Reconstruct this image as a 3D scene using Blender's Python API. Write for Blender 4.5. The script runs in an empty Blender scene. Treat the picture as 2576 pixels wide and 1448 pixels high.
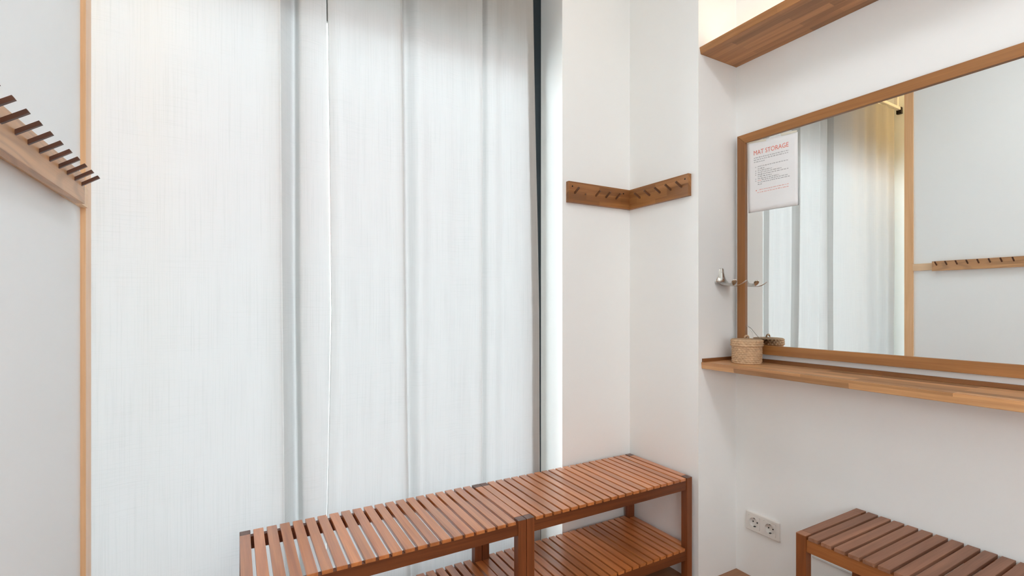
import bpy, bmesh, math, random
from math import sin, cos, pi, radians, sqrt
from mathutils import Vector, Matrix, noise
random.seed(7)
sc = bpy.context.scene
COL = sc.collection
FILL = 26.0  # strength of the added ceiling fill lamps
EXPO = .38
H = 1.19            # eye height of the photographer: every z below is above the floor

# ------------------------------------------------------------------ node helpers
def s2l(c):
    return tuple(((v/255)/12.92 if v/255 <= .04045 else (((v/255)+.055)/1.055)**2.4) for v in c) + (1,)

def newmat(name):
    m = bpy.data.materials.new(name); m.use_nodes = True
    nt = m.node_tree; nt.nodes.clear()
    out = nt.nodes.new('ShaderNodeOutputMaterial')
    return m, nt, out

def nd(nt, t, **kw):
    n = nt.nodes.new(t)
    for k, v in kw.items():
        if k in n.inputs.keys():
            n.inputs[k].default_value = v
        else:
            setattr(n, k, v)
    return n

def mixcol(nt, fac, a, b, blend='MIX'):
    n = nt.nodes.new('ShaderNodeMix'); n.data_type = 'RGBA'; n.blend_type = blend
    for i, v in ((0, fac), (6, a), (7, b)):
        if isinstance(v, bpy.types.NodeSocket): nt.links.new(v, n.inputs[i])
        else: n.inputs[i].default_value = v
    return n.outputs[2]

def plain(name, rgb, rough=.5, metallic=0, bump=0, bscale=200, spec=.5, var=0, vscale=2.2):
    m, nt, out = newmat(name)
    p = nd(nt, 'ShaderNodeBsdfPrincipled')
    p.inputs['Roughness'].default_value = rough
    p.inputs['Metallic'].default_value = metallic
    p.inputs['Specular IOR Level'].default_value = spec
    tc = nd(nt, 'ShaderNodeTexCoord')
    base = s2l(rgb)
    if var:
        n1 = nd(nt, 'ShaderNodeTexNoise', Scale=vscale, Detail=4.0)
        nt.links.new(tc.outputs['Object'], n1.inputs['Vector'])
        d = tuple(v*(1-var) for v in base[:3]) + (1,)
        nt.links.new(mixcol(nt, n1.outputs['Fac'], d, base), p.inputs['Base Color'])
    else:
        p.inputs['Base Color'].default_value = base
    if bump:
        n2 = nd(nt, 'ShaderNodeTexNoise', Scale=bscale, Detail=3.0)
        nt.links.new(tc.outputs['Object'], n2.inputs['Vector'])
        b = nd(nt, 'ShaderNodeBump', Strength=bump, Distance=.002)
        nt.links.new(n2.outputs['Fac'], b.inputs['Height'])
        nt.links.new(b.outputs[0], p.inputs['Normal'])
    nt.links.new(p.outputs[0], out.inputs[0])
    return m

def wood(name, light, dark, axis='Y', rough=.4, objvar=.0, staves=None, grain=1.0, hue2=None, rings=0.0, spec=.5, sv=1.0, coat=0):
    """light/dark sRGB of the two grain colours; axis = fibre direction in object space.
    staves=(length, width): glued laminated strips of varying tone."""
    m, nt, out = newmat(name)
    p = nd(nt, 'ShaderNodeBsdfPrincipled'); p.inputs['Roughness'].default_value = rough
    p.inputs['Specular IOR Level'].default_value = spec
    if coat: p.inputs['Coat Weight'].default_value = coat; p.inputs['Coat Roughness'].default_value = .22
    tc = nd(nt, 'ShaderNodeTexCoord'); oi = nd(nt, 'ShaderNodeObjectInfo')
    # offset per object so repeats do not show the same grain
    off = nd(nt, 'ShaderNodeVectorMath', operation='SCALE'); off.inputs[0].default_value = (37, 23, 51)
    nt.links.new(oi.outputs['Random'], off.inputs['Scale'])
    add = nd(nt, 'ShaderNodeVectorMath', operation='ADD')
    nt.links.new(tc.outputs['Object'], add.inputs[0]); nt.links.new(off.outputs[0], add.inputs[1])
    sc_ = {'X': (1.6, 34, 34), 'Y': (34, 1.6, 34), 'Z': (34, 34, 1.6)}[axis]
    mp = nd(nt, 'ShaderNodeMapping'); mp.inputs['Scale'].default_value = sc_
    nt.links.new(add.outputs[0], mp.inputs['Vector'])
    n1 = nd(nt, 'ShaderNodeTexNoise', Scale=1.0, Detail=6.0, Roughness=.62, Distortion=.6)
    nt.links.new(mp.outputs[0], n1.inputs['Vector'])
    fine = nd(nt, 'ShaderNodeMapping'); fine.inputs['Scale'].default_value = tuple(v*7 if v > 5 else v*4 for v in sc_)
    nt.links.new(add.outputs[0], fine.inputs['Vector'])
    n2 = nd(nt, 'ShaderNodeTexNoise', Scale=1.0, Detail=3.0, Roughness=.5)
    nt.links.new(fine.outputs[0], n2.inputs['Vector'])
    cr = nd(nt, 'ShaderNodeMapRange'); cr.inputs['From Min'].default_value = .32; cr.inputs['From Max'].default_value = .68
    nt.links.new(n1.outputs['Fac'], cr.inputs['Value'])
    col = mixcol(nt, cr.outputs[0], s2l(dark), s2l(light))
    f2 = nd(nt, 'ShaderNodeMapRange'); f2.inputs['To Min'].default_value = 1-.22*grain; f2.inputs['To Max'].default_value = 1+.1*grain
    nt.links.new(n2.outputs['Fac'], f2.inputs['Value'])
    vm = nd(nt, 'ShaderNodeVectorMath', operation='SCALE')
    nt.links.new(col, vm.inputs[0]); nt.links.new(f2.outputs[0], vm.inputs['Scale'])
    col = vm.outputs[0]
    if rings:
        rm = nd(nt, 'ShaderNodeMapping'); rm.inputs['Scale'].default_value = {'X': (.9, 6, 6), 'Y': (6, .9, 6), 'Z': (6, 6, .9)}[axis]
        nt.links.new(add.outputs[0], rm.inputs['Vector'])
        w = nd(nt, 'ShaderNodeTexNoise', Scale=1.3, Detail=2.0, Roughness=.4)
        nt.links.new(rm.outputs[0], w.inputs['Vector'])
        mu = nd(nt, 'ShaderNodeMath', operation='MULTIPLY'); mu.inputs[1].default_value = 90
        nt.links.new(w.outputs['Fac'], mu.inputs[0])
        sn = nd(nt, 'ShaderNodeMath', operation='SINE'); nt.links.new(mu.outputs[0], sn.inputs[0])
        r2 = nd(nt, 'ShaderNodeMapRange'); r2.inputs['From Min'].default_value = .0; r2.inputs['To Min'].default_value = 1; r2.inputs['To Max'].default_value = 1-rings
        nt.links.new(sn.outputs[0], r2.inputs['Value'])
        v2 = nd(nt, 'ShaderNodeVectorMath', operation='SCALE')
        nt.links.new(col, v2.inputs[0]); nt.links.new(r2.outputs[0], v2.inputs['Scale']); col = v2.outputs[0]
    if staves:
        L, W = staves
        sx = nd(nt, 'ShaderNodeSeparateXYZ'); nt.links.new(tc.outputs['Object'], sx.inputs[0])
        a = {'X': ('X', 'Y', 'Z'), 'Y': ('Y', 'X', 'Z'), 'Z': ('Z', 'X', 'Y')}[axis]
        sm = nd(nt, 'ShaderNodeMath', operation='ADD')
        nt.links.new(sx.outputs[a[1]], sm.inputs[0]); nt.links.new(sx.outputs[a[2]], sm.inputs[1])
        cx = nd(nt, 'ShaderNodeCombineXYZ'); nt.links.new(sx.outputs[a[0]], cx.inputs[0]); nt.links.new(sm.outputs[0], cx.inputs[1])
        bt = nd(nt, 'ShaderNodeTexBrick')
        bt.offset = .37; bt.offset_frequency = 2; bt.squash = 1.0
        bt.inputs['Scale'].default_value = 1.0; bt.inputs['Mortar Size'].default_value = 0.0
        bt.inputs['Brick Width'].default_value = L; bt.inputs['Row Height'].default_value = W
        bt.inputs['Color1'].default_value = (1-.46*sv, 1-.5*sv, 1-.54*sv, 1); bt.inputs['Color2'].default_value = (1+.45*sv, 1+.5*sv, 1+.55*sv, 1)
        nt.links.new(cx.outputs[0], bt.inputs['Vector'])
        v3 = nd(nt, 'ShaderNodeVectorMath', operation='MULTIPLY')
        nt.links.new(col, v3.inputs[0]); nt.links.new(bt.outputs['Color'], v3.inputs[1]); col = v3.outputs[0]
    if objvar:
        r3 = nd(nt, 'ShaderNodeMapRange'); r3.inputs['To Min'].default_value = 1-objvar; r3.inputs['To Max'].default_value = 1+objvar
        nt.links.new(oi.outputs['Random'], r3.inputs['Value'])
        v4 = nd(nt, 'ShaderNodeVectorMath', operation='SCALE')
        nt.links.new(col, v4.inputs[0]); nt.links.new(r3.outputs[0], v4.inputs['Scale']); col = v4.outputs[0]
    nt.links.new(col, p.inputs['Base Color'])
    b = nd(nt, 'ShaderNodeBump', Strength=.12*grain, Distance=.001)
    nt.links.new(n2.outputs['Fac'], b.inputs['Height']); nt.links.new(b.outputs[0], p.inputs['Normal'])
    nt.links.new(p.outputs[0], out.inputs[0])
    return m

def emis(name, rgb, strength):
    m, nt, out = newmat(name)
    e = nd(nt, 'ShaderNodeEmission'); e.inputs['Color'].default_value = rgb + (1,); e.inputs['Strength'].default_value = strength
    nt.links.new(e.outputs[0], out.inputs[0])
    return m

M = {}
M['wall'] = plain('wall_paint', (241, 242, 240), rough=.85, bump=.10, bscale=55, spec=.2, var=.015)
M['panel'] = plain('white_panel', (238, 243, 246), rough=.5, spec=.3, var=.01)  # faint blue in the paint stands in for daylight from the curtain
M['ceiling'] = plain('ceiling_paint', (244, 244, 243), rough=.9, spec=.2)
M['white_plastic'] = plain('white_plastic', (226, 222, 216), rough=.3, spec=.5)
M['socket_dark'] = plain('socket_hole', (25, 23, 22), rough=.6)
M['steel'] = plain('brushed_steel', (205, 203, 198), rough=.22, metallic=1)
M['screw'] = plain('dark_screw', (45, 40, 36), rough=.4, metallic=1)
M['frame_dark'] = plain('slate_window_frame', (26, 38, 44), rough=.35)
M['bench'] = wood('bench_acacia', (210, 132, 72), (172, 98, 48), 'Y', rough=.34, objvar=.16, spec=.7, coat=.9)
M['bench_frame_shaded'] = wood('bench_acacia_frame_shaded', (130, 72, 36), (94, 46, 21), 'X', rough=.4, objvar=.08)  # darkened: shade of the backlit bench fronts put into the colour
M['bench_leg'] = wood('bench_acacia_leg', (144, 80, 42), (108, 56, 26), 'Z', rough=.4, objvar=.08)  # leg colour also darkened for the shaded bench fronts
M['bench_dark'] = wood('bench_dull_brown', (158, 112, 86), (124, 84, 62), 'Y', rough=.5, objvar=.16, spec=.4)  # darker, duller brown than the other bench slats
M['endgrain'] = wood('bench_end_grain', (128, 104, 96), (98, 76, 68), 'Z', rough=.55)
M['oak_pale'] = wood('pale_oiled_oak', (208, 160, 112), (188, 138, 92), 'Y', rough=.36, rings=.22, spec=.8)
M['oak_rail'] = wood('oiled_oak_rail', (164, 110, 62), (132, 84, 44), 'X', rough=.42, staves=(.21, .034), sv=.5)
M['oak_rail_y'] = wood('oiled_oak_rail_side', (170, 116, 66), (136, 88, 46), 'Y', rough=.42, staves=(.19, .034), sv=.5)
M['oak_post'] = wood('light_oak_post', (234, 190, 144), (222, 172, 122), 'Z', rough=.4, grain=.6, coat=.5)
M['oak_batten'] = wood('light_oak_batten', (234, 204, 170), (222, 188, 150), 'Y', rough=.45, grain=.6)
M['walnut'] = wood('dark_walnut_peg', (98, 55, 30), (68, 36, 19), 'X', rough=.45)
M['peg_oak'] = wood('oak_peg', (112, 70, 38), (88, 52, 28), 'X', rough=.45)
M['frame_v'] = wood('mirror_oak_upright', (158, 104, 56), (128, 82, 42), 'Z', rough=.42, grain=.8)
M['frame_h'] = wood('mirror_oak_crosspiece', (172, 118, 66), (146, 96, 50), 'Y', rough=.42, grain=.8)
M['board'] = wood('laminated_oak_board', (184, 130, 80), (148, 98, 56), 'Y', rough=.4, staves=(.34, .034), sv=.75)
M['shelf'] = wood('laminated_oak_shelf', (204, 156, 108), (168, 118, 74), 'Y', rough=.38, staves=(.42, .043), sv=.9)
M['lip'] = wood('oak_lip', (156, 104, 62), (130, 82, 46), 'Y', rough=.42)
M['lip_x'] = wood('oak_lip_end', (150, 98, 58), (124, 78, 42), 'X', rough=.42)
M['seagrass'] = plain('seagrass', (226, 188, 148), rough=.65, bump=.6, bscale=500, var=.55, vscale=70)
M['paper'] = plain('printer_paper', (232, 232, 232), rough=.8, spec=.2)
M['tape'] = plain('masking_tape', (214, 208, 192), rough=.6)
M['ink_red'] = plain('red_ink', (226, 122, 104), rough=.8)
M['ink_grey'] = plain('grey_ink', (158, 158, 160), rough=.8)
M['ink_pink'] = plain('pale_red_ink', (236, 178, 168), rough=.8)
M['floor'] = wood('oak_floor', (168, 118, 80), (138, 94, 60), 'X', rough=.35, staves=(.9, .12))
M['led'] = emis('warm_led_strip', (1.0, .82, .58), 15.0)
M['shutter'] = plain('grey_shutter', (84, 80, 76), rough=.6)
M['cable'] = plain('white_cable', (214, 212, 208), rough=.5)
M['facade'] = plain('pale_render', (226, 226, 224), rough=.9)
M['brick'] = plain('rose_brick', (222, 158, 154), rough=.9)
M['pavement'] = plain('pale_pavement', (205, 206, 206), rough=.9)

# mirror glass
m, nt, out = newmat('mirror_glass')
g = nd(nt, 'ShaderNodeBsdfGlossy'); g.inputs['Color'].default_value = (.93, .94, .92, 1); g.inputs['Roughness'].default_value = 0.0
nt.links.new(g.outputs[0], out.inputs[0]); M['mirror'] = m
# window glass: mostly clear pane with a fresnel sheen
m, nt, out = newmat('window_glass')
t = nd(nt, 'ShaderNodeBsdfTransparent'); t.inputs[0].default_value = (.95, .98, .97, 1)
g = nd(nt, 'ShaderNodeBsdfGlossy'); g.inputs['Roughness'].default_value = .0
f = nd(nt, 'ShaderNodeFresnel', IOR=1.25); mx = nd(nt, 'ShaderNodeMixShader')
nt.links.new(f.outputs[0], mx.inputs[0]); nt.links.new(t.outputs[0], mx.inputs[1]); nt.links.new(g.outputs[0], mx.inputs[2])
nt.links.new(mx.outputs[0], out.inputs[0]); M['glass'] = m

# linen curtain: translucent cloth with slub threads
def curtain_mat():
    m, nt, out = newmat('sheer_white_linen')
    tc = nd(nt, 'ShaderNodeTexCoord')
    def threads(scale, seed, lo, hi):
        mp = nd(nt, 'ShaderNodeMapping'); mp.inputs['Scale'].default_value = scale; mp.inputs['Location'].default_value = (seed, seed*2, seed*3)
        nt.links.new(tc.outputs['UV'], mp.inputs['Vector'])
        n = nd(nt, 'ShaderNodeTexNoise', Scale=1.0, Detail=4.0, Roughness=.65)
        nt.links.new(mp.outputs[0], n.inputs['Vector'])
        r = nd(nt, 'ShaderNodeMapRange'); r.inputs['From Min'].default_value = lo; r.inputs['From Max'].default_value = hi
        nt.links.new(n.outputs['Fac'], r.inputs['Value'])
        return r.outputs[0]
    v = threads((260, 3.0, 1), 3, .5, .85)          # warp slubs, vertical
    h = threads((6.0, 300, 1), 11, .52, .9)         # weft slubs, horizontal
    patch = threads((4, 3, 1), 5, .4, .6)           # weft shows in patches
    hm = nd(nt, 'ShaderNodeMath', operation='MULTIPLY'); nt.links.new(h, hm.inputs[0]); nt.links.new(patch, hm.inputs[1])
    sm = nd(nt, 'ShaderNodeMath', operation='ADD'); nt.links.new(v, sm.inputs[0]); nt.links.new(hm.outputs[0], sm.inputs[1])
    k = nd(nt, 'ShaderNodeMapRange'); k.inputs['To Min'].default_value = 0; k.inputs['To Max'].default_value = .55
    nt.links.new(sm.outputs[0], k.inputs['Value'])
    tcol = mixcol(nt, k.outputs[0], (.255, .263, .27, 1), (.16, .166, .17, 1))
    dcol = mixcol(nt, k.outputs[0], (.71, .67, .615, 1), (.58, .545, .495, 1))
    tr = nd(nt, 'ShaderNodeBsdfTranslucent'); nt.links.new(tcol, tr.inputs['Color'])
    df = nd(nt, 'ShaderNodeBsdfDiffuse'); nt.links.new(dcol, df.inputs['Color'])
    rf = nd(nt, 'ShaderNodeBsdfRefraction', Roughness=.75, IOR=1.4); rf.distribution = 'GGX'
    nt.links.new(tcol, rf.inputs['Color'])
    m1 = nd(nt, 'ShaderNodeMixShader'); m1.inputs[0].default_value = .52
    nt.links.new(tr.outputs[0], m1.inputs[1]); nt.links.new(df.outputs[0], m1.inputs[2])
    m2 = nd(nt, 'ShaderNodeMixShader'); m2.inputs[0].default_value = .062
    nt.links.new(m1.outputs[0], m2.inputs[1]); nt.links.new(rf.outputs[0], m2.inputs[2])
    nt.links.new(m2.outputs[0], out.inputs[0])
    return m
M['linen'] = curtain_mat()

# ------------------------------------------------------------------ mesh helpers
def link(name, bm, mat, parent=None, loc=(0, 0, 0), smooth=False, mats=None):
    me = bpy.data.meshes.new(name); bm.normal_update(); bm.to_mesh(me); bm.free()
    for mm in (mats or [mat]): me.materials.append(mm)
    if smooth:
        for p in me.polygons: p.use_smooth = True
    o = bpy.data.objects.new(name, me); COL.objects.link(o)
    o.location = loc
    if parent: o.parent = parent
    return o

def box(bm, x0, x1, y0, y1, z0, z1, bev=0, mi=0):
    vs = [bm.verts.new((x, y, z)) for z in (z0, z1) for y in (y0, y1) for x in (x0, x1)]
    fs = []
    for q in ((0, 2, 3, 1), (4, 5, 7, 6), (0, 1, 5, 4), (2, 6, 7, 3), (0, 4, 6, 2), (1, 3, 7, 5)):
        fs.append(bm.faces.new([vs[i] for i in q]))
    for f_ in fs: f_.material_index = mi
    if bev:
        es = list({e for f_ in fs for e in f_.edges})
        bmesh.ops.bevel(bm, geom=es, offset=bev, segments=2, profile=.7, affect='EDGES', clamp_overlap=True)

def boxobj(name, dims, mat, parent=None, bev=.001, loc=(0, 0, 0)):
    bm = bmesh.new(); box(bm, *dims, bev=bev); return link(name, bm, mat, parent, loc)

def cyl(bm, p0, p1, r0, r1=None, n=20, cap=True, mi=0):
    r1 = r0 if r1 is None else r1
    p0, p1 = Vector(p0), Vector(p1); ax = (p1-p0).normalized()
    up = Vector((0, 0, 1)) if abs(ax.z) < .9 else Vector((1, 0, 0))
    a = ax.cross(up).normalized(); b = ax.cross(a)
    R = []
    for p, r in ((p0, r0), (p1, r1)):
        R.append([bm.verts.new(p+a*cos(2*pi*i/n)*r+b*sin(2*pi*i/n)*r) for i in range(n)])
    for i in range(n):
        j = (i+1) % n
        bm.faces.new((R[0][j], R[0][i], R[1][i], R[1][j])).material_index = mi
    if cap:
        bm.faces.new(R[0]).material_index = mi; bm.faces.new(R[1][::-1]).material_index = mi

def tube(bm, pts, r, n=8):
    pts = [Vector(p) for p in pts]; rings = []
    for i, p in enumerate(pts):
        t_ = (pts[min(i+1, len(pts)-1)]-pts[max(i-1, 0)]).normalized()
        up = Vector((0, 0, 1)) if abs(t_.z) < .9 else Vector((1, 0, 0))
        a = t_.cross(up).normalized(); b = t_.cross(a)
        rings.append([bm.verts.new(p+a*cos(2*pi*k/n)*r+b*sin(2*pi*k/n)*r) for k in range(n)])
    for A, B in zip(rings, rings[1:]):
        for k in range(n):
            j = (k+1) % n; bm.faces.new((A[j], A[k], B[k], B[j]))
    bm.faces.new(rings[0]); bm.faces.new(rings[-1][::-1])

def thing(name, label, cat, loc=(0, 0, 0), rz=0, group=None):
    o = bpy.data.objects.new(name, None); COL.objects.link(o)
    o.location = loc; o.rotation_euler = (0, 0, rz); o.empty_display_size = .1
    o['label'] = label; o['category'] = cat
    if group: o['group'] = group
    return o

def tag(o, label, cat, group=None):
    o['label'] = label; o['category'] = cat
    if group: o['group'] = group
    return o

def struct(name, boxes, mat, label=None, bev=0):
    bm = bmesh.new()
    for b in boxes: box(bm, *b, bev=bev)
    o = link(name, bm, mat); o['kind'] = 'structure'
    if label: o['label'] = label
    return o

# ------------------------------------------------------------------ room shell
XM, YR, XP, YB, XR = 1.965, 1.4107, 1.7146, 1.8266, 1.3029
ZC = 3.02          # ceiling
REAR = -2.7
XPAN = -.3325      # face of the white partition panels
YPOST0, YPOST1 = 1.570, 1.622
ZH = 2.82          # window head
ZSH = 2.335        # lower edge of the half-closed shutter
XWL = -.98         # window's left jamb
struct('floor', [(-1.3, 2.2, REAR-.3, 2.3, -.06, 0)], M['floor'], 'brown oak strip floor')
struct('ceiling', [(-1.3, 2.2, REAR-.3, 2.3, ZC, ZC+.06)], M['ceiling'], 'white ceiling')
struct('wall_right', [(XM, XM+.2, REAR-.3, YR, 0, ZC)], M['wall'], 'white wall behind the long mirror')
struct('wall_corner', [(XP, XM+.2, YR, 2.28, 0, ZC)], M['wall'], 'white pillar wall jutting out between bench corner and mirror')
struct('wall_back', [(XR, XP, YB, 2.12, 0, ZC), (XWL, XR, 2.0, 2.12, ZH, ZC), (-1.3, XWL, YB, 2.12, 0, ZC)], M['wall'], 'white wall around the curtained window')
struct('wall_left', [(XPAN-.04, XPAN, REAR, YPOST0, 0, ZC)], M['panel'], 'white panelled partition on the left')
struct('wall_store', [(-1.3, -1.2, REAR-.3, YB, 0, ZC)], M['wall'], 'white wall behind the partition')
struct('wall_rear', [(-1.2, XM, REAR-.2, REAR, 0, ZC)], M['wall'], 'white wall behind the photographer')
bm = bmesh.new(); box(bm, XPAN-.04, -.3218, YPOST0, YPOST1, 0, ZC, bev=.0015)
o = link('trim_1', bm, M['oak_post']); o['kind'] = 'structure'; o['label'] = 'light oak post ending the white partition'
bm = bmesh.new(); box(bm, XPAN-.001, -.3178, REAR, YPOST0, 1.428, 1.476, bev=.001)
o = link('trim_2', bm, M['oak_batten']); o['kind'] = 'structure'; o['label'] = 'light oak batten across the white partition'

def window(name, x0, x1, y0, y1, z0, z1, fw, mull=()):
    e = bpy.data.objects.new(name, None); COL.objects.link(e); e.location = ((x0+x1)/2, y0, z0); e['kind'] = 'structure'
    lx, w, h = (x0+x1)/2, (x1-x0)/2, z1-z0
    bm = bmesh.new(); d = y1-y0
    box(bm, -w, -w+fw, 0, d, 0, h, bev=.002); box(bm, w-fw, w, 0, d, 0, h, bev=.002)
    box(bm, -w+fw, w-fw, 0, d, 0, fw, bev=.002); box(bm, -w+fw, w-fw, 0, d, h-fw, h, bev=.002)
    for mx_ in mull: box(bm, mx_-fw*.4-lx, mx_+fw*.4-lx, .006, d-.006, fw, h-fw, bev=.002)
    link('window_frame', bm, M['frame_dark'], e)
    bm = bmesh.new(); box(bm, -w+fw*.7, w-fw*.7, d*.45, d*.55, fw*.7, h-fw*.7)
    link('window_pane', bm, M['glass'], e)
    return e
w1 = window('window_1', XWL, XR, 2.005, 2.075, 0.0, ZH, .048); w1['label'] = 'tall window hidden behind the white linen curtain'

boxobj('shutter', (-(XR-XWL)/2, (XR-XWL)/2, .080, .096, ZSH, ZH), M['shutter'], w1, bev=.002)
# outside world seen through the cloth
bm = bmesh.new(); box(bm, -30, 30, 2.3, 40, -.25, -.15); box(bm, -30, 30, -40, REAR-.3, -.25, -.15)
o = link('ground', bm, M['pavement']); o['kind'] = 'structure'; o['label'] = 'pale street outside'
bd = thing('building', 'pale building with a rose band, faintly seen through the curtain', 'building', (1.5, 10.5, -.15))
boxobj('wall', (-9, 9, 0, 5, 0, 5.6), M['facade'], bd, bev=0)
boxobj('brick_band', (-6.6, 2.4, -.12, 0, 2.55, 4.5), M['brick'], bd, bev=.01)
boxobj('roof', (-9.3, 9.3, -.3, 5.3, 5.6, 5.85), M['facade'], bd, bev=.02)

# ------------------------------------------------------------------ curtains
def catmull(P, n):
    out_ = []
    Q = [P[0]] + list(P) + [P[-1]]
    for i in range(1, len(Q)-2):
        p0, p1, p2, p3 = Q[i-1], Q[i], Q[i+1], Q[i+2]
        for k in range(n):
            t_ = k/n
            out_.append(tuple(.5*((2*b)+(-a+c)*t_+(2*a-5*b+4*c-d)*t_*t_+(-a+3*b-3*c+d)*t_**3) for a, b, c, d in zip(p0, p1, p2, p3)))
    out_.append(tuple(P[-1]))
    return out_

def lerp3(z, top, mid, bot):
    # offsets given at z = 2.35, 1.15 and .25 m
    if z > 1.15: t_ = min(1.35, (z-1.15)/1.2); return mid+(top-mid)*t_
    t_ = min(1.15, (1.15-z)/.9); return mid+(bot-mid)*t_

def curtain(name, ctrl, z0, z1, nz, label, hem=None, seed=1):
    bm = bmesh.new(); uvl = bm.loops.layers.uv.new('cloth')
    rows = []; U = None
    for j in range(nz+1):
        z = z0+(z1-z0)*j/nz
        sway = [(x+lerp3(z, a, 0, b), y + .010*noise.noise(Vector((x*3.0, z*.8, seed)))*(1-.5*(z/z1))) for (x, y, a, b) in ctrl]
        pts = catmull(sway, 9)
        if U is None or True:
            u = [0]
            for p, q in zip(pts, pts[1:]): u.append(u[-1]+math.dist(p, q))
        rows.append(([bm.verts.new((p[0], p[1]+.0035*noise.noise(Vector((uu*9, z*1.3, seed+4))), z)) for p, uu in zip(pts, u)], u, z))
    for (A, ua, za), (B, ub, zb) in zip(rows, rows[1:]):
        for i in range(len(A)-1):
            f_ = bm.faces.new((A[i], A[i+1], B[i+1], B[i]))
            for lp, uv in zip(f_.loops, ((ua[i], za), (ua[i+1], za), (ub[i+1], zb), (ub[i], zb))): lp[uvl].uv = uv
    o = link(name, bm, M['linen'], smooth=True)
    return tag(o, label, 'curtain', 'linen curtain panels over the window')

#        x      y     dx_top dx_bottom
left = [(-.875, 1.900, 0, 0), (-.84, 1.886, 0, 0), (-.78, 1.902, 0, 0), (-.70, 1.884, 0, 0), (-.62, 1.904, 0, 0), (-.52, 1.882, 0, 0),
        (-.43, 1.904, 0, 0), (-.35, 1.888, 0, 0), (-.27, 1.900, 0, 0), (-.17, 1.890, 0, 0), (-.06, 1.902, 0, 0),
        (.07, 1.902, -.004, .002), (.128, 1.880, -.008, .008), (.142, 1.872, -.008, .008), (.1455, 1.878, -.008, .008), (.160, 1.912, -.006, .009), (.180, 1.948, -.004, .010),
        (.192, 1.952, -.002, .012), (.196, 1.925, -.002, .012), (.1985, 1.895, -.002, .012), (.205, 1.880, 0, .010), (.225, 1.876, 0, .008),
        (.262, 1.880, -.006, .0), (.292, 1.888, -.013, -.016), (.3050, 1.893, -.014, -.0160)]
right = [(.3068, 1.887, -.014, -.018), (.313, 1.880, -.014, -.018), (.345, 1.868, -.012, -.010), (.41, 1.884, 0, 0), (.47, 1.872, 0, 0),
         (.53, 1.882, -.004, .006), (.570, 1.872, -.012, .012), (.5815, 1.866, -.014, .016), (.5850, 1.880, -.014, .016), (.5900, 1.900, -.012, .014), (.606, 1.920, -.010, .012),
         (.645, 1.888, -.006, .008), (.70, 1.902, 0, 0), (.76, 1.890, 0, 0), (.815, 1.900, 0, 0), (.862, 1.884, 0, 0), (.900, 1.874, 0, 0), (.9155, 1.870, 0, 0), (.9190, 1.876, 0, 0), (.924, 1.890, 0, 0),
        (.933, 1.906, 0, 0), (.952, 1.886, 0, 0), (.985, 1.882, 0, 0), (1.03, 1.898, 0, 0), (1.08, 1.888, -.004, 0), (1.13, 1.897, -.010, .004),
         (1.175, 1.889, -.018, .008), (1.205, 1.884, -.026, .010), (1.214, 1.889, -.026, .010), (1.205, 1.893, -.026, .010), (1.175, 1.896, -.022, .008)]
curtain('linen_curtain', left, .012, 2.80, 70, 'wide white linen curtain panel hanging beside the light oak post', seed=1)
curtain('linen_curtain', right, .012, 2.80, 70, 'white linen curtain panel hanging on the right, next to the pillar wall', seed=2)
cr = thing('curtain_rail', 'white ceiling curtain rail carrying the linen curtains', 'curtain rail', (.17, 1.89, 2.805))
boxobj('track', (-1.12, 1.10, -.014, .014, 0, .022), M['white_plastic'], cr, bev=.003)
for bx in (-1.06, 0, 1.04):
    boxobj('bracket', (bx-.012, bx+.012, -.012, .012, .022, ZC-2.805), M['white_plastic'], cr, bev=.002)
boxobj('end_stop', (-1.13, -1.10, -.018, .018, -.03, .024), M['screw'], cr, bev=.004)

# ------------------------------------------------------------------ slatted benches
PITCH = .0388; LEG = .031; LEGD = .031; BD = .376; BH = .455; SLAT = .0298
def bench(name, label, loc, rz, pitch, mats):
    t_ = thing(name, label, 'bench', loc, rz, 'slatted wooden benches with a lower shelf')
    mslat, mfr, mleg = mats
    W = 21*pitch+LEG
    # slats run front to back
    def slat_mesh(y0, y1, th):
        bm = bmesh.new(); box(bm, 0, SLAT, y0, y1, -th, 0, bev=.0016)
        me = bpy.data.meshes.new('slat'); bm.normal_update(); bm.to_mesh(me); bm.free(); me.materials.append(mslat); return me
    me_full = slat_mesh(0, BD, .0115)
    me_low = slat_mesh(.003, BD-.003, .0115)
    me_end = slat_mesh(LEGD+.0006, BD-LEGD-.0006, .030)
    for ztop, me in ((BH, me_full), (.157, me_low)):
        for i in range(22):
            e = i in (0, 21)
            o_ = bpy.data.objects.new('end_slat' if e else 'slat', me_end if e else me); COL.objects.link(o_)
            o_.location = (i*pitch+(0.0006 if e else .0), 0, ztop-.0004*random.random())
            o_.parent = t_
        for y0 in (.004, BD-.024):
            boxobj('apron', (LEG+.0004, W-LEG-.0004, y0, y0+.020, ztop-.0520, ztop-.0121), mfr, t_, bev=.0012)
    for x0 in (0, W-LEG):
        for y0 in (0, BD-LEGD):
            bm = bmesh.new(); box(bm, x0, x0+LEG, y0, y0+LEGD, 0, BH, bev=.0018)
            cap = M['bench_dark'] if mslat is M['bench_dark'] else M['endgrain']
            for f_ in bm.faces:
                if f_.normal.z > .9 or f_.calc_center_median().z > BH-.0017: f_.material_index = 1
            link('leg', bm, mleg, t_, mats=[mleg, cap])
    return t_
bm_mats = (M['bench'], M['bench_frame_shaded'], M['bench_leg'])
PA = .03925
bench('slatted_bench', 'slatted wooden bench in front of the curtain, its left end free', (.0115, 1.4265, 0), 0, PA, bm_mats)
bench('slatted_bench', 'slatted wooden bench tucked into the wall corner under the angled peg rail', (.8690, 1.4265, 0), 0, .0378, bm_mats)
M['frame_warm'] = wood('bench_warm_frame', (172, 108, 58), (138, 78, 38), 'X', rough=.4, objvar=.08)  # lighter copy of the frame wood, without the painted shade
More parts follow.
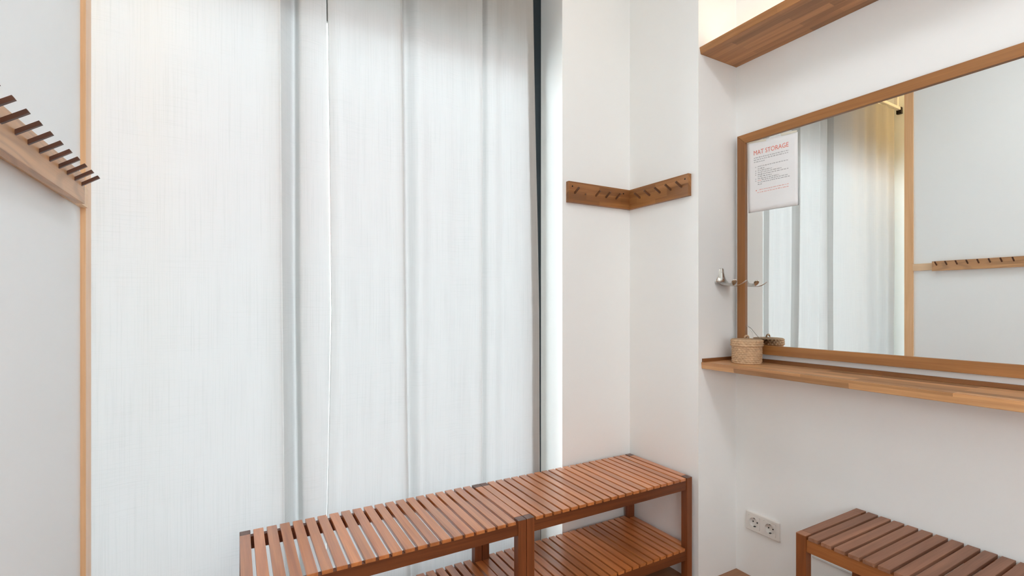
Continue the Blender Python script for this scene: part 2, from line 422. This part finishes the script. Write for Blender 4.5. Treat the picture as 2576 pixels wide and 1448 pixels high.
M['leg_warm'] = wood('bench_warm_leg', (148, 86, 44), (112, 60, 28), 'Z', rough=.4)
bench('slatted_bench', 'darker slatted wooden bench against the mirror wall below the long shelf', (1.574, .9145, 0), -pi/2, .0384,
      (M['bench_dark'], M['frame_warm'], M['leg_warm']))

# ------------------------------------------------------------------ peg rails
def peg_mesh(L, rise, w, tip=1):
    """square dowel along +x from the origin, rising"""
    bm = bmesh.new(); ang = math.atan2(rise, L); n = math.hypot(L, rise)
    box(bm, -.006, n, -w/2, w/2, -w/2, w/2, bev=.0008)
    bmesh.ops.rotate(bm, verts=bm.verts, cent=(0, 0, 0), matrix=Matrix.Rotation(-ang, 3, 'Y'))
    return bm
# long rail on the partition
r = thing('peg_rail', 'pale oak peg rail with dark pegs on the white left partition', 'coat rack', (-.3175, 1.4555, 1.4195))
bm = bmesh.new(); box(bm, 0, .0175, -1.0, 0, 0, .0660, bev=.0018)
link('rail_board', bm, M['oak_pale'], r)
for k in range(18):
    bm = peg_mesh(.0300, .0205, .0068)
    link('peg', bm, M['walnut'], r, loc=(.0175, -.0262-.0543*k, .0400))
# L-shaped rail in the corner
r = thing('peg_rail', 'angled brown oak peg rail in the corner above the bench', 'coat rack', (XP, YB, H+.469))
def rail_profile(bm, pts, z0, z1, zi):
    pass
TH = .0200
bm = bmesh.new(); box(bm, XR+.0213-XP, -TH, -TH, 0, 0, .0955, bev=.0015)
link('back_board', bm, M['oak_rail'], r)
bm = bmesh.new(); box(bm, -TH, 0, 1.4478-YB, 0, 0, .0955, bev=.0015)
link('side_board', bm, M['oak_rail_y'], r)
for i, x in enumerate((1.3591, 1.4211, 1.4828, 1.5441, 1.6072)):
    Lp = .0325 if i != 1 else .0015
    bm = peg_mesh(Lp, .0185 if i != 1 else 0, .0072)
    bmesh.ops.rotate(bm, verts=bm.verts, cent=(0, 0, 0), matrix=Matrix.Rotation(-pi/2, 3, 'Z'))
    o = link('peg' if i != 1 else 'broken_peg', bm, M['peg_oak'], r, loc=(x-XP, -TH, H+.5128-(H+.469)))
for y in (1.7349, 1.6716, 1.6073, 1.5442, 1.4841):
    bm = peg_mesh(.0355, .0185, .0072)
    bmesh.ops.rotate(bm, verts=bm.verts, cent=(0, 0, 0), matrix=Matrix.Rotation(pi, 3, 'Z'))
    link('peg', bm, M['peg_oak'], r, loc=(-TH, y-YB, .0438))
for x in (1.3455, 1.655):
    bm = bmesh.new(); cyl(bm, (x-XP, -TH-.0008, .073), (x-XP, -TH+.004, .073), .0036, n=14); link('screw', bm, M['screw'], r)
for y in (1.4647,):
    bm = bmesh.new(); cyl(bm, (-TH-.0008, y-YB, .0738), (-TH+.004, y-YB, .0738), .0036, n=14); link('screw', bm, M['screw'], r)

# ------------------------------------------------------------------ cove shelf with hidden light, and lower shelf
YN = -.45      # near ends, outside the picture
b = thing('cove_shelf', 'thick laminated oak board high on the mirror wall, hiding a warm light', 'shelf', (XM, YR, H+1.067))
bm = bmesh.new()
X0, X1 = 1.7205-XM, 1.7275-XM
prof = [(0, 0), (0, .028), (X0, .028), (X1, 0)]
A = [bm.verts.new((x, 0, z)) for x, z in prof]; B = [bm.verts.new((x, YN-YR, z)) for x, z in prof]
bm.faces.new(A); bm.faces.new(B[::-1])
for i in range(4):
    j = (i+1) % 4; bm.faces.new((A[j], A[i], B[i], B[j]))
bmesh.ops.recalc_face_normals(bm, faces=bm.faces)
bmesh.ops.bevel(bm, geom=bm.edges[:], offset=.0012, segments=2, affect='EDGES')
link('board', bm, M['board'], b)
l = thing('light_strip', 'warm glowing light strip lying on the high oak board', 'light', (XM-.10, YR-.04, H+1.067+.028))
boxobj('channel', (-.012, .012, YN-YR+.1, 0, 0, .008), M['white_plastic'], l, bev=.001)
boxobj('diffuser', (-.009, .009, YN-YR+.11, -.01, .008, .014), M['led'], l, bev=.001)

s = thing('wall_shelf', 'long narrow laminated oak shelf below the mirror', 'shelf', (XM, YR, H-.2745))
bm = bmesh.new()
prof = [(0, 0), (0, .0285), (1.7305-XM, .0285), (1.7335-XM, 0)]
A = [bm.verts.new((x, 0, z)) for x, z in prof]; B = [bm.verts.new((x, YN-YR, z)) for x, z in prof]
bm.faces.new(A); bm.faces.new(B[::-1])
for i in range(4):
    j = (i+1) % 4; bm.faces.new((A[j], A[i], B[i], B[j]))
bmesh.ops.recalc_face_normals(bm, faces=bm.faces)
bmesh.ops.bevel(bm, geom=bm.edges[:], offset=.002, segments=2, affect='EDGES')
link('board', bm, M['shelf'], s)
boxobj('back_lip', (-.010, 0, YN-YR, 0, .0285, .0425), M['lip'], s, bev=.001)
boxobj('end_lip', (1.7365-XM, -.0105, -.010, 0, .0285, .0425), M['lip_x'], s, bev=.001)

# ------------------------------------------------------------------ mirror
YAW = radians(.45)
mr = thing('wall_mirror', 'wide oak-framed mirror reflecting the curtain and the left partition', 'mirror', (1.9315, 1.382, H-.2105), YAW)
ML, MH, FW, FT = 1.62, .9515, .0385, .0205
def framebar(dims, mat):
    boxobj('frame', dims, mat, mr, bev=.0012)
# local: -y runs towards the camera, x into the wall
def quadbar(pts, mat, name):
    bm = bmesh.new()
    A = [bm.verts.new((0, y, z)) for y, z in pts]; B = [bm.verts.new((FT, y, z)) for y, z in pts]
    bm.faces.new(A); bm.faces.new(B[::-1])
    for i in range(len(pts)):
        j = (i+1) % len(pts); bm.faces.new((A[j], A[i], B[i], B[j]))
    bmesh.ops.recalc_face_normals(bm, faces=bm.faces)
    bmesh.ops.bevel(bm, geom=bm.edges[:], offset=.0007, segments=1, affect='EDGES')
    return link(name, bm, mat, mr)
e_ = .0002
quadbar([(0, 0), (0, MH), (-FW, MH-FW+e_), (-FW, FW-e_)], M['frame_v'], 'frame_side')
quadbar([(-ML, 0), (-ML, MH), (-ML+FW, MH-FW+e_), (-ML+FW, FW-e_)], M['frame_v'], 'frame_side')
quadbar([(-e_, MH), (-ML+e_, MH), (-ML+FW, MH-FW+2*e_), (-FW, MH-FW+2*e_)], M['frame_h'], 'frame_rail')
quadbar([(-e_, 0), (-ML+e_, 0), (-ML+FW, FW-2*e_), (-FW, FW-2*e_)], M['frame_h'], 'frame_rail')
boxobj('mirror_glass', (.0085, .0125, -ML+FW-.006, -FW+.006, FW-.006, MH-FW+.006), M['mirror'], mr, bev=0)
def glassx(y):     # world x of the glass surface at world y
    return 1.9315+.0085-(y-1.382)*math.tan(YAW)

# ------------------------------------------------------------------ printed sheet taped to the mirror
pp = thing('notice_sheet', 'white printed sheet with a red MAT STORAGE heading taped to the mirror', 'notice', (glassx(1.23), 1.23, H+.398))
TLp, TRp, BRp, BLp = (1.3395, .7015), (1.1205, .6855), (1.1185, .3935), (1.3330, .3962)
def sheet(u, v, lift=0):
    """u left to right, v top to bottom, in the photograph's view; local coords"""
    y = (1-v)*((1-u)*TLp[0]+u*TRp[0])+v*((1-u)*BLp[0]+u*BRp[0])
    z = (1-v)*((1-u)*TLp[1]+u*TRp[1])+v*((1-u)*BLp[1]+u*BRp[1])
    curl = .0005+.0012*(v**3)*(.35+.65*u)
    return (glassx(y)-curl-lift-glassx(1.23), y-1.23, z-.398)
bm = bmesh.new(); N = 14
Gd = [[bm.verts.new(sheet(i/N, j/N)) for i in range(N+1)] for j in range(N+1)]
for j in range(N):
    for i in range(N): bm.faces.new((Gd[j][i], Gd[j][i+1], Gd[j+1][i+1], Gd[j+1][i]))
po = link('paper', bm, M['paper'], pp, smooth=True)
md = po.modifiers.new('thick', 'SOLIDIFY'); md.thickness = .0002; md.offset = 1
def words(name, mat, lines, th, dens=1.0, nosub=False):
    bm = bmesh.new(); rr = random.Random(len(name)*7+3)
    for (u0, u1, v0, slope) in lines:
        u = u0
        while u < u1-.006:
            w = min(rr.uniform(.018, .062), u1-u)
            x = u
            while x < u+w-.003:       # letters: small strokes
                lw = min(rr.uniform(.005, .010), u+w-x)
                hgt = th*rr.choice((.62, .7, .75, 1.0))
                vb = v0+slope*(x-u0)
                q = [(x, vb), (x+lw*.72, vb), (x+lw*.72, vb-hgt), (x, vb-hgt)]
                bm.faces.new([bm.verts.new(sheet(a, b_, .00045)) for a, b_ in q])
                x += lw
            u += w+.012
    return link(name, bm, mat, po)
G = [(.14, .84, .243, -.018), (.14, .84, .273, -.018), (.14, .36, .303, -.01),
     (.215, .83, .372, -.018), (.215, .37, .403, 0), (.215, .51, .430, -.006), (.215, .70, .457, -.01), (.215, .83, .487, -.014),
     (.215, .50, .515, -.006), (.215, .65, .543, -.01), (.30, .81, .567, -.012), (.215, .85, .597, -.016), (.215, .30, .623, 0),
     (.165, .185, .376, 0), (.165, .185, .430, 0), (.165, .185, .460, 0), (.165, .185, .487, 0), (.165, .185, .543, 0), (.165, .185, .572, 0)]
words('printed_text', M['ink_grey'], G, .0135)
words('printed_text', M['ink_pink'], [(.215, .29, .570, 0), (.245, .83, .702, -.02), (.20, .83, .738, -.02)], .0135)
bm = bmesh.new(); bm.faces.new([bm.verts.new(sheet(.18+.011*cos(a*pi/6), .702+.008*sin(a*pi/6), .0005)) for a in range(12)])
link('printed_bullet', bm, M['ink_red'], po)
# heading as real lettering, wrapped on the sheet
fc = bpy.data.curves.new('heading', 'FONT'); fc.body = 'MAT STORAGE'; fc.size = 1.0; fc.resolution_u = 4
fo = bpy.data.objects.new('heading_tmp', fc); COL.objects.link(fo)
bpy.context.view_layer.update()
dg = bpy.context.evaluated_depsgraph_get()
tm = bpy.data.meshes.new_from_object(fo.evaluated_get(dg)); bpy.data.objects.remove(fo)
xs = [v.co.x for v in tm.vertices]; ys = [v.co.y for v in tm.vertices]
xa, xb, ya, yb = min(xs), max(xs), min(ys), max(ys)
for v in tm.vertices:
    u = .14+(.832-.14)*(v.co.x-xa)/(xb-xa); k = (v.co.y-ya)/(yb-ya)
    vb = .197-.022*(u-.14)/.69
    v.co = sheet(u, vb-.064*k, .0005)
tm.materials.clear(); tm.materials.append(M['ink_red'])
ho = bpy.data.objects.new('heading_lettering', tm); COL.objects.link(ho); ho.parent = po
def patch(name, mat, uvs, lift):
    bm = bmesh.new(); bm.faces.new([bm.verts.new(sheet(u, v, lift)) for u, v in uvs]); return link(name, bm, mat, pp)
patch('tape', M['tape'], [(.0, -.008), (.40, -.006), (.40, .030), (.0, .012)], .0008)
patch('tape', M['tape'], [(.68, -.030), (.995, -.022), (.985, .006), (.70, .010)], .0008)

# ------------------------------------------------------------------ double coat hook
hk = thing('coat_hook', 'brushed steel double coat hook beside the mirror', 'hook', (1.864, YR, H+.075))
def ribbon(bm, path, n=10):
    """path: list of (centre, half-width vector, dish normal, dish depth, thickness)"""
    rows = []
    for c, wv, nv, dish, th in path:
        c, wv, nv = Vector(c), Vector(wv), Vector(nv).normalized()
        top, bot = [], []
        for k in range(n+1):
            s_ = -1+2*k/n
            p = c+wv*s_+nv*(dish*s_*s_)
            tt = th*sqrt(max(.0, 1-.92*s_*s_))
            top.append(bm.verts.new(p+nv*tt*.5)); bot.append(bm.verts.new(p-nv*tt*.5))
        rows.append(top+bot[::-1])
    L = len(rows[0])
    for A, B in zip(rows, rows[1:]):
        for k in range(L):
            j = (k+1) % L; bm.faces.new((A[k], A[j], B[j], B[k]))
    bm.faces.new(rows[0][::-1]); bm.faces.new(rows[-1])
    bmesh.ops.recalc_face_normals(bm, faces=bm.faces)
bm = bmesh.new()
P = []
for z, hw, dish, y in ((.0835, .0025, .0, -.003), (.0825, .0075, .001, -.003), (.0795, .0120, .003, -.0035), (.073, .0155, .006, -.004), (.060, .0195, .008, -.0045), (.046, .0260, .009, -.005),
                       (.034, .0330, .010, -.006), (.024, .0385, .010, -.010), (.015, .0400, .007, -.018), (.009, .0360, .004, -.029), (.0062, .028, .002, -.038), (.0055, .020, .001, -.046)):
    P.append(((0, y, z), (hw*1.22, 0, 0), (0, 1, .0) if z > .03 else ((0, .7, -.7) if z > .012 else (0, .2, -1)), dish*(1 if z > .02 else -1), .0026))
ribbon(bm, P)
link('plate', bm, M['steel'], hk, smooth=True)
for sg in (-1, 1):
    bm = bmesh.new(); Q = []
    for x, y, z, hw in ((.009, -.036, .0056, .012), (.013, -.050, .0045, .0100), (.018, -.062, .0045, .0088), (.024, -.074, .0085, .0092), (.030, -.083, .0150, .0112), (.0345, -.089, .0215, .0120), (.0375, -.093, .0262, .0095), (.0392, -.0948, .0285, .004)):
        side = Vector((.85, .5*sg, 0))*hw*1.0
        nrm = Vector((0, .15, 1)) if z < .01 else Vector((-.35*sg, .62, .75))
        Q.append(((sg*x, y, z), side, nrm, .0014, .0036))
    ribbon(bm, Q)
    link('prong', bm, M['steel'], hk, smooth=True)
for z in (.066, .040):
    bm = bmesh.new(); cyl(bm, (0, -.0085, z), (0, -.002, z), .0032, n=14); link('screw', bm, M['steel'], hk)

# ------------------------------------------------------------------ woven basket with lid
bk = thing('lidded_basket', 'small round woven seagrass basket with a lid on the oak shelf', 'basket', (1.866, 1.290, H-.2460))
def weave(name, r, z0, z1, rows, n, amp, rtop=None, cap=False, parent=bk, seed=0):
    bm = bmesh.new(); rings = []; NA = n*8; NZ = rows*6; rtop = rtop or r
    for j in range(NZ+1):
        z = z0+(z1-z0)*j/NZ; ring = []
        row = min(rows-1, int(j/6)); fz = (j/6) % 1
        rr_ = r+(rtop-r)*j/NZ
        for i in range(NA):
            a = 2*pi*i/NA
            d = amp*(.18+.82*abs(cos(n*a/2+(pi/2 if row % 2 else 0)+fz*.5))**.8)*sin(pi*max(.04, min(.96, fz)))**.7
            d += .0006*noise.noise(Vector((cos(a)*9, sin(a)*9, z*150+seed)))
            ring.append(bm.verts.new(((rr_+d)*cos(a), (rr_+d)*sin(a), z)))
        rings.append(ring)
    for A, B in zip(rings, rings[1:]):
        for i in range(NA):
            j = (i+1) % NA; bm.faces.new((A[i], A[j], B[j], B[i]))
    bm.faces.new(rings[0][::-1])
    if cap:
        prev = rings[-1]
        for k in range(1, 26):
            q = 1-k/26; zz = z1+.0015*abs(sin(k*pi/3.2))+.0025*(1-q)
            cur = []
            for i in range(NA):
                a = 2*pi*i/NA
                cur.append(bm.verts.new(((rtop)*q*cos(a), (rtop)*q*sin(a), zz+.0008*abs(cos(n*a/2+k)))))
            for i in range(NA):
                j = (i+1) % NA; bm.faces.new((prev[i], prev[j], cur[j], cur[i]))
            prev = cur
        bm.faces.new(prev)
    else:
        bm.faces.new(rings[-1])
    return link(name, bm, M['seagrass'], parent, smooth=True)
weave('basket_body', .0552, 0, .076, 10, 26, .0040, rtop=.0562)
lid = weave('lid', .0605, .0715, .0985, 3, 26, .0040, rtop=.0595, cap=True, seed=5)
bm = bmesh.new()
tube(bm, [(-.014, 0, .099), (-.013, .001, .108), (-.006, .001, .1145), (.004, .0, .115), (.012, 0, .109), (.013, 0, .099)], .0034, 8)
link('lid_loop', bm, M['seagrass'], lid, smooth=True)
bm = bmesh.new()
tube(bm, [(glassx(1.34)-.0012-1.868, 1.3385-1.29, -.0953+.246), (glassx(1.33)-.003-1.868, 1.325-1.29, -.104+.246), (glassx(1.31)-.006-1.868, 1.310-1.29, -.122+.246), (.060, 1.300-1.29, -.138+.246), (.045, .004, .099)], .0009, 6)
link('thread', bm, M['cable'], lid, smooth=True)

# ------------------------------------------------------------------ double socket
so = thing('double_socket', 'white double wall socket low on the mirror wall near the corner', 'socket', (XM, 1.2815, H-.945), radians(0))
bm = bmesh.new()
def rloop(x, hy, hz, r, cy=0, n=5):
    vs = []
    for sy, sz, a0 in ((1, 1, 0), (-1, 1, 1), (-1, -1, 2), (1, -1, 3)):
        for k in range(n+1):
            a = (a0+k/n)*pi/2
            vs.append(bm.verts.new((x, cy+sy*(hy-r)+r*cos(a), sz*(hz-r)+r*sin(a))))
    return vs
Ls = [rloop(0, .0765, .0405, .005), rloop(-.006, .0765, .0405, .005), rloop(-.0095, .0750, .0390, .005), rloop(-.0105, .0720, .0360, .004)]
for A, B in zip(Ls, Ls[1:]):
    for k in range(len(A)):
        q = (k+1) % len(A); bm.faces.new((A[k], A[q], B[q], B[k]))
holes = [(rloop(-.0105, .0270, .0270, .002, cy), rloop(-.001, .0270, .0270, .002, cy)) for cy in (.0355, -.0355)]
for A, B in holes:
    for k in range(len(A)):
        q = (k+1) % len(A); bm.faces.new((A[k], A[q], B[q], B[k]))
es = []
for lp in (Ls[-1], holes[0][0], holes[1][0]):
    for k in range(len(lp)):
        e = bm.edges.get((lp[k], lp[(k+1) % len(lp)]));  es.append(e)
bmesh.ops.triangle_fill(bm, edges=es, use_beauty=True)
bmesh.ops.recalc_face_normals(bm, faces=bm.faces)
link('cover_frame', bm, M['white_plastic'], so)
for cy in (.0355, -.0355):
    bm = bmesh.new()
    # insert plate with a round well
    n = 32; R = .0205; hs = .0267; x0 = -.0118
    outer = []
    for k in range(n):
        a = 2*pi*k/n+pi/4; c_, s_ = cos(a), sin(a); q = hs/max(abs(c_), abs(s_))
        q = min(q, hs*1.36)
        outer.append(bm.verts.new((x0, cy+c_*q, s_*q)))
    base = [bm.verts.new((-.009, v.co.y, v.co.z)) for v in outer]
    rim = [bm.verts.new((x0, cy+cos(2*pi*k/n+pi/4)*R, sin(2*pi*k/n+pi/4)*R)) for k in range(n)]
    deep = [bm.verts.new((x0+.0105, cy+cos(2*pi*k/n+pi/4)*R*.94, sin(2*pi*k/n+pi/4)*R*.94)) for k in range(n)]
    for k in range(n):
        j = (k+1) % n
        bm.faces.new((outer[k], outer[j], rim[j], rim[k])); bm.faces.new((rim[k], rim[j], deep[j], deep[k])); bm.faces.new((base[k], base[j], outer[j], outer[k]))
    bm.faces.new(deep)
    bmesh.ops.recalc_face_normals(bm, faces=bm.faces)
    ins = link('socket_insert', bm, M['white_plastic'], so)
    bm = bmesh.new()
    for dy in (-.0095, .0095): cyl(bm, (x0+.0085, cy+dy, 0), (x0+.0103, cy+dy, 0), .0026, n=12)
    link('pin_hole', bm, M['socket_dark'], ins)
    for sz in (-1, 1):
        bm = bmesh.new(); box(bm, x0+.001, x0+.0104, cy-.0035, cy+.0035, min(sz*.0172, sz*.0192), max(sz*.0172, sz*.0192), bev=.0005)
        link('earth_clip', bm, M['screw'], ins)
# open the cover behind the wells by recessing: wells sit proud of the frame
# ------------------------------------------------------------------ cable along the wall
bm = bmesh.new(); tube(bm, [(XM-.0035, 1.075, H-.985), (XM-.0035, .7, H-.987), (XM-.0035, .2, H-.988), (XM-.0035, -.4, H-.988)], .0032, 8)
tag(link('wall_cable', bm, M['cable'], smooth=True), 'thin white cable running along the wall behind the darker bench', 'cable')

# ------------------------------------------------------------------ light
wd = bpy.data.worlds.new('sky'); sc.world = wd; wd.use_nodes = True
nt = wd.node_tree; nt.nodes.clear()
ow = nt.nodes.new('ShaderNodeOutputWorld'); bg = nt.nodes.new('ShaderNodeBackground')
bg.inputs[0].default_value = (.86, .935, 1.0, 1); bg.inputs[1].default_value = 10.0
nt.links.new(bg.outputs[0], ow.inputs[0])

def area(name, loc, rot, sx, sy, col, power, portal=False):
    l_ = bpy.data.lights.new(name, 'AREA'); l_.shape = 'RECTANGLE'; l_.size = sx; l_.size_y = sy; l_.color = col; l_.energy = power
    o_ = bpy.data.objects.new(name, l_); COL.objects.link(o_); o_.location = loc; o_.rotation_euler = rot
    if portal: l_.cycles.is_portal = True
    return o_
area('window_portal', ((XWL+XR)/2, 2.20, ZH/2), (radians(-90), 0, 0), XR-XWL, ZH, (1, 1, 1), 1, True)

# added fill lamps, unseen on the ceiling: shallow glowing discs
for lx, ly, lab, rad in ((.62, .60, 'added fill lamp, unseen round disc on the ceiling nearer the window', .34), (.75, -1.2, 'added fill lamp, unseen round disc on the ceiling nearer the rear wall', .26)):
    cl = thing('ceiling_fill', lab, 'lamp', (lx, ly, ZC), group='unseen ceiling fill lamps')
    bm = bmesh.new(); cyl(bm, (0, 0, -.03), (0, 0, 0), rad, n=48); link('housing', bm, M['white_plastic'], cl)
    bm = bmesh.new(); cyl(bm, (0, 0, -.055), (0, 0, -.03), rad-.03, rad-.01, n=48); link('diffuser', bm, emis('ceiling_fill_glow', (.95, .975, 1.0), FILL*.21 if rad > .3 else FILL), cl)

cl = thing('floor_fill', 'added round fill lantern standing unseen behind the camera', 'lamp', (.45, -.50, 0))  # added lantern, never in view; brightens the lower walls
bm = bmesh.new(); cyl(bm, (0, 0, 0), (0, 0, .02), .13, n=32); link('base', bm, M['white_plastic'], cl)
bm = bmesh.new(); cyl(bm, (0, 0, .02), (0, 0, 1.02), .009, n=12); link('pole', bm, M['white_plastic'], cl)
bm = bmesh.new(); bmesh.ops.create_uvsphere(bm, u_segments=32, v_segments=20, radius=.22)
for v in bm.verts: v.co.z = v.co.z*.95+1.225
link('fill_shade', bm, emis('floor_fill_glow', (.92, .965, 1.0), 12.0), cl, smooth=True)
cl = thing('nook_fill', 'added small warm fill lamp, unseen in the nook behind the partition', 'lamp', (-.80, 1.25, 2.62))  # added out of sight to tint the mirrored curtain end yellow
bm = bmesh.new(); cyl(bm, (0, 0, .05), (0, 0, ZC-2.62), .004, n=8); link('cord', bm, M['cable'], cl)
bm = bmesh.new(); bmesh.ops.create_uvsphere(bm, u_segments=24, v_segments=16, radius=.06); link('globe', bm, emis('nook_fill_glow', (1.0, .68, .30), 60.0), cl, smooth=True)
# ------------------------------------------------------------------ camera
f_px = 1225.0
cam = bpy.data.cameras.new('camera'); co = bpy.data.objects.new('camera', cam); COL.objects.link(co)
cam.sensor_width = 36; cam.lens = 36*f_px/2576; cam.shift_y = 41/2576
cam.clip_start = .02
co.location = (0, 0, H); co.rotation_euler = (radians(90), 0, -math.atan(696/f_px))
sc.camera = co
sc.view_settings.view_transform = 'Standard'; sc.view_settings.look = 'None'; sc.view_settings.gamma = 1; sc.view_settings.exposure = EXPO
sc.view_settings.use_curve_mapping = False
sc.cycles.max_bounces = 14; sc.cycles.diffuse_bounces = 8; sc.cycles.transmission_bounces = 10; sc.cycles.transparent_max_bounces = 12
sc.cycles.sample_clamp_indirect = 8
sc.cycles.caustics_reflective = False
